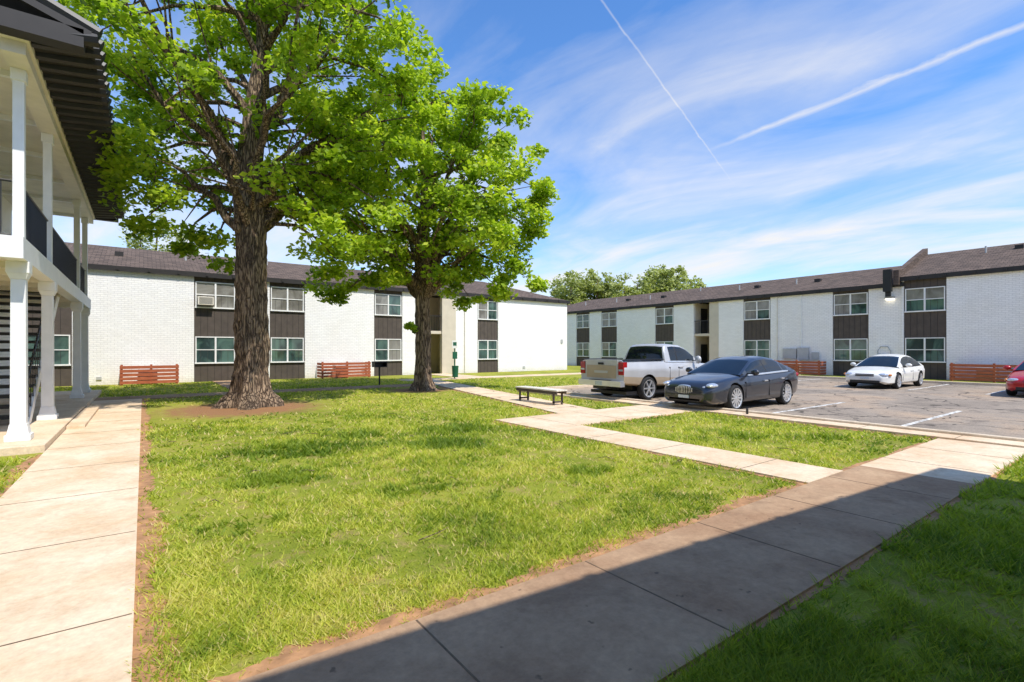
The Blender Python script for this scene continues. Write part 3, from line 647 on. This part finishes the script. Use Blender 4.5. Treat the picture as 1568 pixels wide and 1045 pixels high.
M['p_dark']=paintmat('paint_dark_metallic',(.028,.030,.038),.3,.3,.9)
M['p_white']=paintmat('paint_white',(.84,.82,.76),0,.35)
M['p_silver']=paintmat('paint_silver_white',(.55,.54,.53),.25,.4)
M['p_red']=paintmat('paint_red',(.5,.012,.012),.1,.3)
M['p_tan']=paintmat('paint_tan',(.46,.36,.25),.15,.4)
sed=dict(L=5.0,W=1.86,wx=(1.44,-1.4),wr=.355,ar=.405,rw=.60,
 top=[(2.5,.60),(2.42,.71),(2.2,.79),(1.6,.90),(1.0,.97),(0,.98),(-1.5,1.03),(-2.2,1.06),(-2.42,1.0),(-2.5,.86)],
 wid=[(2.5,.60),(2.42,.72),(2.25,.82),(1.9,.895),(1,.92),(-1.5,.93),(-2.1,.89),(-2.4,.8),(-2.5,.70)],
 bot=[(2.5,.30),(2.3,.2),(1,.19),(-1.6,.2),(-2.5,.34)],
 roof=[(1.12,.97),(.25,1.36),(-.1,1.44),(-.6,1.475),(-1.1,1.42),(-2.05,1.06)],
 ws=.22,rs=-1.15,sg=(.72,-1.62),pil=[(-.28,-.38),(-1.22,-1.28)],doors=(.95,-.33,-1.25),handles=(-.12,-1.1),mir=.72,sp=12)
def front_sedan(e):
    b=MB()
    for s in (1,-1):
        ellip(b,(2.20,s*.68,.71),(.26,.13,.07),'lens'); ellip(b,(2.34,s*.55,.66),(.12,.07,.05),'lens')
        ellip(b,(2.35,s*.60,.36),(.09,.08,.045),'lens'); ellip(b,(-2.36,s*.68,.88),(.12,.15,.09),'redlens')
    ellip(b,(2.45,0,.58),(.075,.33,.135),'chrome',20); ellip(b,(2.475,0,.58),(.065,.30,.115),'darkplastic',20)
    for i in range(11):
        yv=-.25+i*.05; zz=.1*math.sqrt(max(0,1-(yv/.3)**2)); b.box((2.45,yv-.007,.58-zz),(2.548-abs(yv)*.12,yv+.007,.58+zz),'chrome')
    b.box((2.42,-.48,.27),(2.5,.48,.35),'darkplastic'); b.box((2.50,-.16,.36),(2.53,.16,.44),'plate')
    b.build('front_details',e,smooth=True)
e,_,_,_=car('sedan_car',(14.45,8.3,.012),R(180),'p_dark',sed); front_sedan(e)
imp=dict(sed); imp.update(L=5.0,wr=.33,ar=.385,rw=.58,sp=7,trim='darkplastic',
 top=[(2.5,.56),(2.42,.64),(2.2,.72),(1.6,.83),(1.0,.92),(0,.93),(-1.5,.97),(-2.2,.98),(-2.42,.94),(-2.5,.84)],
 roof=[(1.2,.92),(.3,1.33),(-.1,1.42),(-.6,1.45),(-1.1,1.38),(-1.9,.98)])
def front_imp(e):
    b=MB()
    for s in (1,-1):
        ellip(b,(2.28,s*.60,.60),(.2,.21,.075),'lens'); ellip(b,(2.33,s*.40,.30),(.1,.08,.04),'lens'); ellip(b,(2.2,s*.83,.6),(.1,.06,.05),'amber')
    b.box((2.44,-.34,.54),(2.515,.34,.64),'darkplastic'); b.box((2.45,-.34,.585),(2.525,.34,.60),'chrome')
    b.box((2.42,-.55,.27),(2.508,.55,.37),'darkplastic'); b.box((2.50,-.16,.40),(2.53,.16,.5),'plate'); b.build('front_details',e,smooth=True,bevel=.005)
e,_,_,_=car('white_sedan_car',(27.3,8.35,.012),R(180),'p_white',imp); front_imp(e)
e,_,_,_=car('red_sedan_car',(27.0,3.15,.012),R(180),'p_red',imp); front_imp(e)
trk=dict(L=5.7,W=1.98,truck=True,wx=(1.9,-1.62),wr=.385,ar=.46,rw=.74,bed=(-.78,-2.74),lower='p_tan',
 top=[(2.85,.95),(2.78,1.05),(2.4,1.12),(1.3,1.2),(.9,1.25),(-.7,1.27),(-.75,1.33),(-2.8,1.33),(-2.85,1.33)],
 wid=[(2.85,.84),(2.7,.93),(2.3,.97),(0,.985),(-2.7,.98),(-2.85,.975)],
 bot=[(2.85,.5),(2.2,.42),(0,.42),(-2.0,.47),(-2.85,.55)],
 roof=[(1.35,1.22),(.62,1.74),(.35,1.84),(-.1,1.87),(-.5,1.85),(-.62,1.74),(-.72,1.27)],
 ws=.58,rs=-.56,sg=(1.0,-.52),pil=[(.06,-.04),(-.40,-.52)],doors=(1.05,0.0,-.5),handles=(.15,),mir=.95,mh=.14,sp=6)
e,_,_,_=car('pickup_truck',(15.15,11.7,.012),0,'p_silver',trk)
b=MB()
b.box((-2.79,-.72,.66),(-2.875,.72,1.33),'p_silver'); b.box((-2.875,-.66,.74),(-2.885,.66,1.16),'p_tan'); b.box((-2.88,-.12,1.18),(-2.9,.12,1.25),'darkplastic'); b.box((-2.886,-.3,.9),(-2.89,.3,.98),'p_silver')
for s in (1,-1):
    b.box((-2.7,s*.755,.86),(-2.885,s*.965,1.27),'redlens'); b.box((-2.8,s*.77,.98),(-2.89,s*.95,1.04),'lens')
b.box((-2.8,-.95,.48),(-3.0,.95,.66),'chrome'); b.box((-2.8,-.45,.662),(-2.99,.45,.675),'darkplastic'); b.box((-3.0,-.15,.5),(-3.01,.15,.63),'plate')
b.box((-2.7,-.3,.38),(-2.95,.3,.47),'darkplastic')
b.box((2.8,-.7,.62),(2.88,.7,.95),'chrome'); b.box((2.86,-.62,.66),(2.89,.62,.92),'darkplastic'); b.box((2.75,-.95,.42),(2.98,.95,.6),'chrome')
b.build('truck_details',e,bevel=.015)
b=MB(); 
for s in (1,-1): b.box((-.8,s*.85,1.331),(-2.83,s*.965,1.36),'darkplastic')
b.build('bed_rails',e,bevel=.01)
# ------------------------------------------------------------------ street furniture
e=empty('park_bench',(9.98,12.1,.0),R(90)); b=MB()
for i in range(4): b.box((-1.02,-.21+i*.11,.45),(1.02,-.21+i*.11+.095,.49),'offwhite')
b.box((-1.0,-.2,.36),(1.0,-.17,.448),'panel'); b.box((-1.0,.17,.36),(1.0,.2,.448),'panel'); b.build('seat',e,bevel=.006)
b=MB()
for s in (-.85,.8):
    b.box((s,-.19,.0),(s+.05,-.14,.45),'panel'); b.box((s,.14,.0),(s+.05,.19,.45),'panel'); b.box((s,-.19,.1),(s+.05,.19,.15),'panel')
b.build('legs',e)
e=empty('charcoal_grill',(9.0,22.85,0)); b=MB(); b.tube([(0,0,0),(0,0,.85)],.04,'black',8); b.build('pole',e); b=MB()
b.box((-.3,-.2,.85),(.3,.2,.88),'black'); b.box((-.3,-.2,.88),(-.28,.2,1.12),'black'); b.box((.28,-.2,.88),(.3,.2,1.12),'black'); b.box((-.28,.18,.88),(.28,.2,1.12),'black'); b.box((-.34,-.22,1.08),(.34,.18,1.1),'black'); b.tube([(.34,-.2,1.1),(.5,-.2,1.12)],.012,'grey',6)
b.build('firebox',e)
e=empty('pet_waste_station',(14.3,25.0,0),R(-20)); b=MB(); b.tube([(0,0,0),(0,0,2.1)],.035,'green',8); b.build('post',e); b=MB()
b.box((-.15,-.06,1.75),(.15,-.04,2.2),'white'); b.box((-.1,-.065,1.9),(.1,-.061,2.1),'green'); b.build('sign_plate',e)
b=MB(); b.box((-.13,-.14,1.15),(.13,-.04,1.55),'green'); b.build('bag_dispenser',e,bevel=.01)
b=MB(); b.tube([(0,-.2,.12),(0,-.2,.72),(0,-.2,.76)],[.16,.19,.2],'green',14); b.build('waste_bin',e,smooth=True)
e=empty('bollard_marker',(12.3,6.7,.06)); b=MB(); b.tube([(0,0,0),(0,0,.13),(0,0,.15)],[.03,.03,.02],'darkplastic',8); b.build('stub',e)
b=MB()
for _ in range(60):
    x_=random.uniform(0,11.5);y_=random.uniform(3,17);a_=random.uniform(0,6.28);l_=random.uniform(.1,.4)
    if any(inrect(x_,y_,r) for r in paths): continue
    b.tube([(x_,y_,.035),(x_+l_*.5*math.cos(a_),y_+l_*.5*math.sin(a_),.055),(x_+l_*math.cos(a_+.3),y_+l_*math.sin(a_+.3),.03)],[.006,.005,.002],'bark',4)
b.build('fallen_twigs')
# ------------------------------------------------------------------ sun, sky
el=R(57); hx,hy=-.15,.989; dvec=Vector((hx*math.cos(el),hy*math.cos(el),-math.sin(el)))
sl=bpy.data.lights.new('sun','SUN'); sl.energy=5.0; sl.angle=R(.5); sl.color=(1,.955,.87)
so=bpy.data.objects.new('sun',sl); so.rotation_euler=dvec.to_track_quat('-Z','Y').to_euler(); so.location=(0,0,30); scene.collection.objects.link(so)
w=bpy.data.worlds.new('World'); scene.world=w; w.use_nodes=True; nt=w.node_tree; bg=nt.nodes['Background']
sk=N(nt,'ShaderNodeTexSky',sky_type='NISHITA'); sk.sun_disc=False; sk.sun_elevation=el; sk.sun_rotation=math.atan2(.15,-.989); sk.air_density=1.0; sk.dust_density=.3; sk.ozone_density=3.0
tc=N(nt,'ShaderNodeTexCoord'); sp=N(nt,'ShaderNodeSeparateXYZ'); nt.links.new(tc.outputs['Generated'],sp.inputs[0])
zc=math_(nt,'ADD',math_(nt,'MAXIMUM',sp.outputs[2],0),.12); cb=N(nt,'ShaderNodeCombineXYZ')
nt.links.new(math_(nt,'DIVIDE',sp.outputs[0],zc),cb.inputs[0]); nt.links.new(math_(nt,'DIVIDE',sp.outputs[1],zc),cb.inputs[1])
mp=N(nt,'ShaderNodeMapping'); nt.links.new(cb.outputs[0],mp.inputs[0]); mp.inputs['Rotation'].default_value=(0,0,R(20)); mp.inputs['Scale'].default_value=(1.45,.7,1)
c1=noise(nt,mp.outputs[0],1.3,8,.55,.7); c2=noise(nt,mp.outputs[0],.6,4,.5,.3); c3=noise(nt,mp.outputs[0],5,6,.6,.8)
cl=math_(nt,'ADD',math_(nt,'MULTIPLY',c1,.75),math_(nt,'ADD',math_(nt,'MULTIPLY',c2,.4),math_(nt,'MULTIPLY',c3,.12)))
low=math_(nt,'MULTIPLY',math_(nt,'SUBTRACT',.42,sp.outputs[2]),.55)
cl=math_(nt,'ADD',cl,low)
cloud=ramp(nt,cl,[(.50,(0.03,0.03,0.03)),(.68,(.34,.34,.34)),(.92,(.95,.95,.95))])
def trail(p1,p2,wid,t0,t1,strength):
    a_=Vector(p1).normalized(); c_=Vector(p2).normalized(); n_=a_.cross(c_).normalized(); al=(c_-a_*a_.dot(c_)).normalized()
    def dot(v):
        q=N(nt,'ShaderNodeVectorMath',operation='DOT_PRODUCT'); nt.links.new(tc.outputs['Generated'],q.inputs[0]); q.inputs[1].default_value=v; return q.outputs['Value']
    wob=math_(nt,'MULTIPLY',math_(nt,'SUBTRACT',c3,.5),wid*2.5)
    dd=math_(nt,'ABSOLUTE',math_(nt,'ADD',dot(n_),wob)); s=dot(al)
    w_=math_(nt,'ADD',wid*.6,math_(nt,'MULTIPLY',math_(nt,'MAXIMUM',s,0),wid*.7))
    k=math_(nt,'SUBTRACT',1,math_(nt,'DIVIDE',dd,w_)); k=math_(nt,'MAXIMUM',k,0)
    g1=N(nt,'ShaderNodeMapRange'); nt.links.new(s,g1.inputs[0]); g1.inputs[1].default_value=t0; g1.inputs[2].default_value=t0+.1
    g2=N(nt,'ShaderNodeMapRange'); nt.links.new(s,g2.inputs[0]); g2.inputs[1].default_value=t1-.1; g2.inputs[2].default_value=t1; g2.inputs[3].default_value=1; g2.inputs[4].default_value=0
    fw=math_(nt,'GREATER_THAN',dot((a_+c_).normalized()),0)
    k=math_(nt,'MULTIPLY',math_(nt,'MULTIPLY',k,fw),math_(nt,'MULTIPLY',g1.outputs[0],g2.outputs[0]))
    return math_(nt,'MULTIPLY',k,math_(nt,'MULTIPLY',math_(nt,'ADD',.3,c3),strength))
tA=trail((.939,.551,.345),(.735,.701,.697),.0028,-.02,.9,.38)
tB=trail((.908,.574,.397),(1.415,.202,.645),.0080,-.01,.95,.6)
tot=math_(nt,'MINIMUM',math_(nt,'ADD',cloud,math_(nt,'ADD',tA,tB)),.95)
hs=N(nt,'ShaderNodeHueSaturation'); hs.inputs['Saturation'].default_value=1.22; hs.inputs['Value'].default_value=1.85; nt.links.new(sk.outputs[0],hs.inputs['Color'])
blue=mix(nt,1.0,hs.outputs[0],(.78,.90,1.03),'MULTIPLY')
col=mix(nt,tot,blue,(7.3,7.2,7.15)); nt.links.new(col,bg.inputs[0]); bg.inputs[1].default_value=.13
# ------------------------------------------------------------------ camera
cd=bpy.data.cameras.new('camera'); co=bpy.data.objects.new('camera',cd); scene.collection.objects.link(co); scene.camera=co
cd.sensor_width=36; cd.lens=36*768/1568; cd.shift_y=(535-522.5)/1568; cd.clip_end=2000; cd.clip_start=.05
co.location=(0,0,1.7); co.rotation_euler=(R(90),0,-math.atan2(.592,.806))
scene.view_settings.view_transform='Standard'; scene.view_settings.look='None'; scene.view_settings.exposure=0
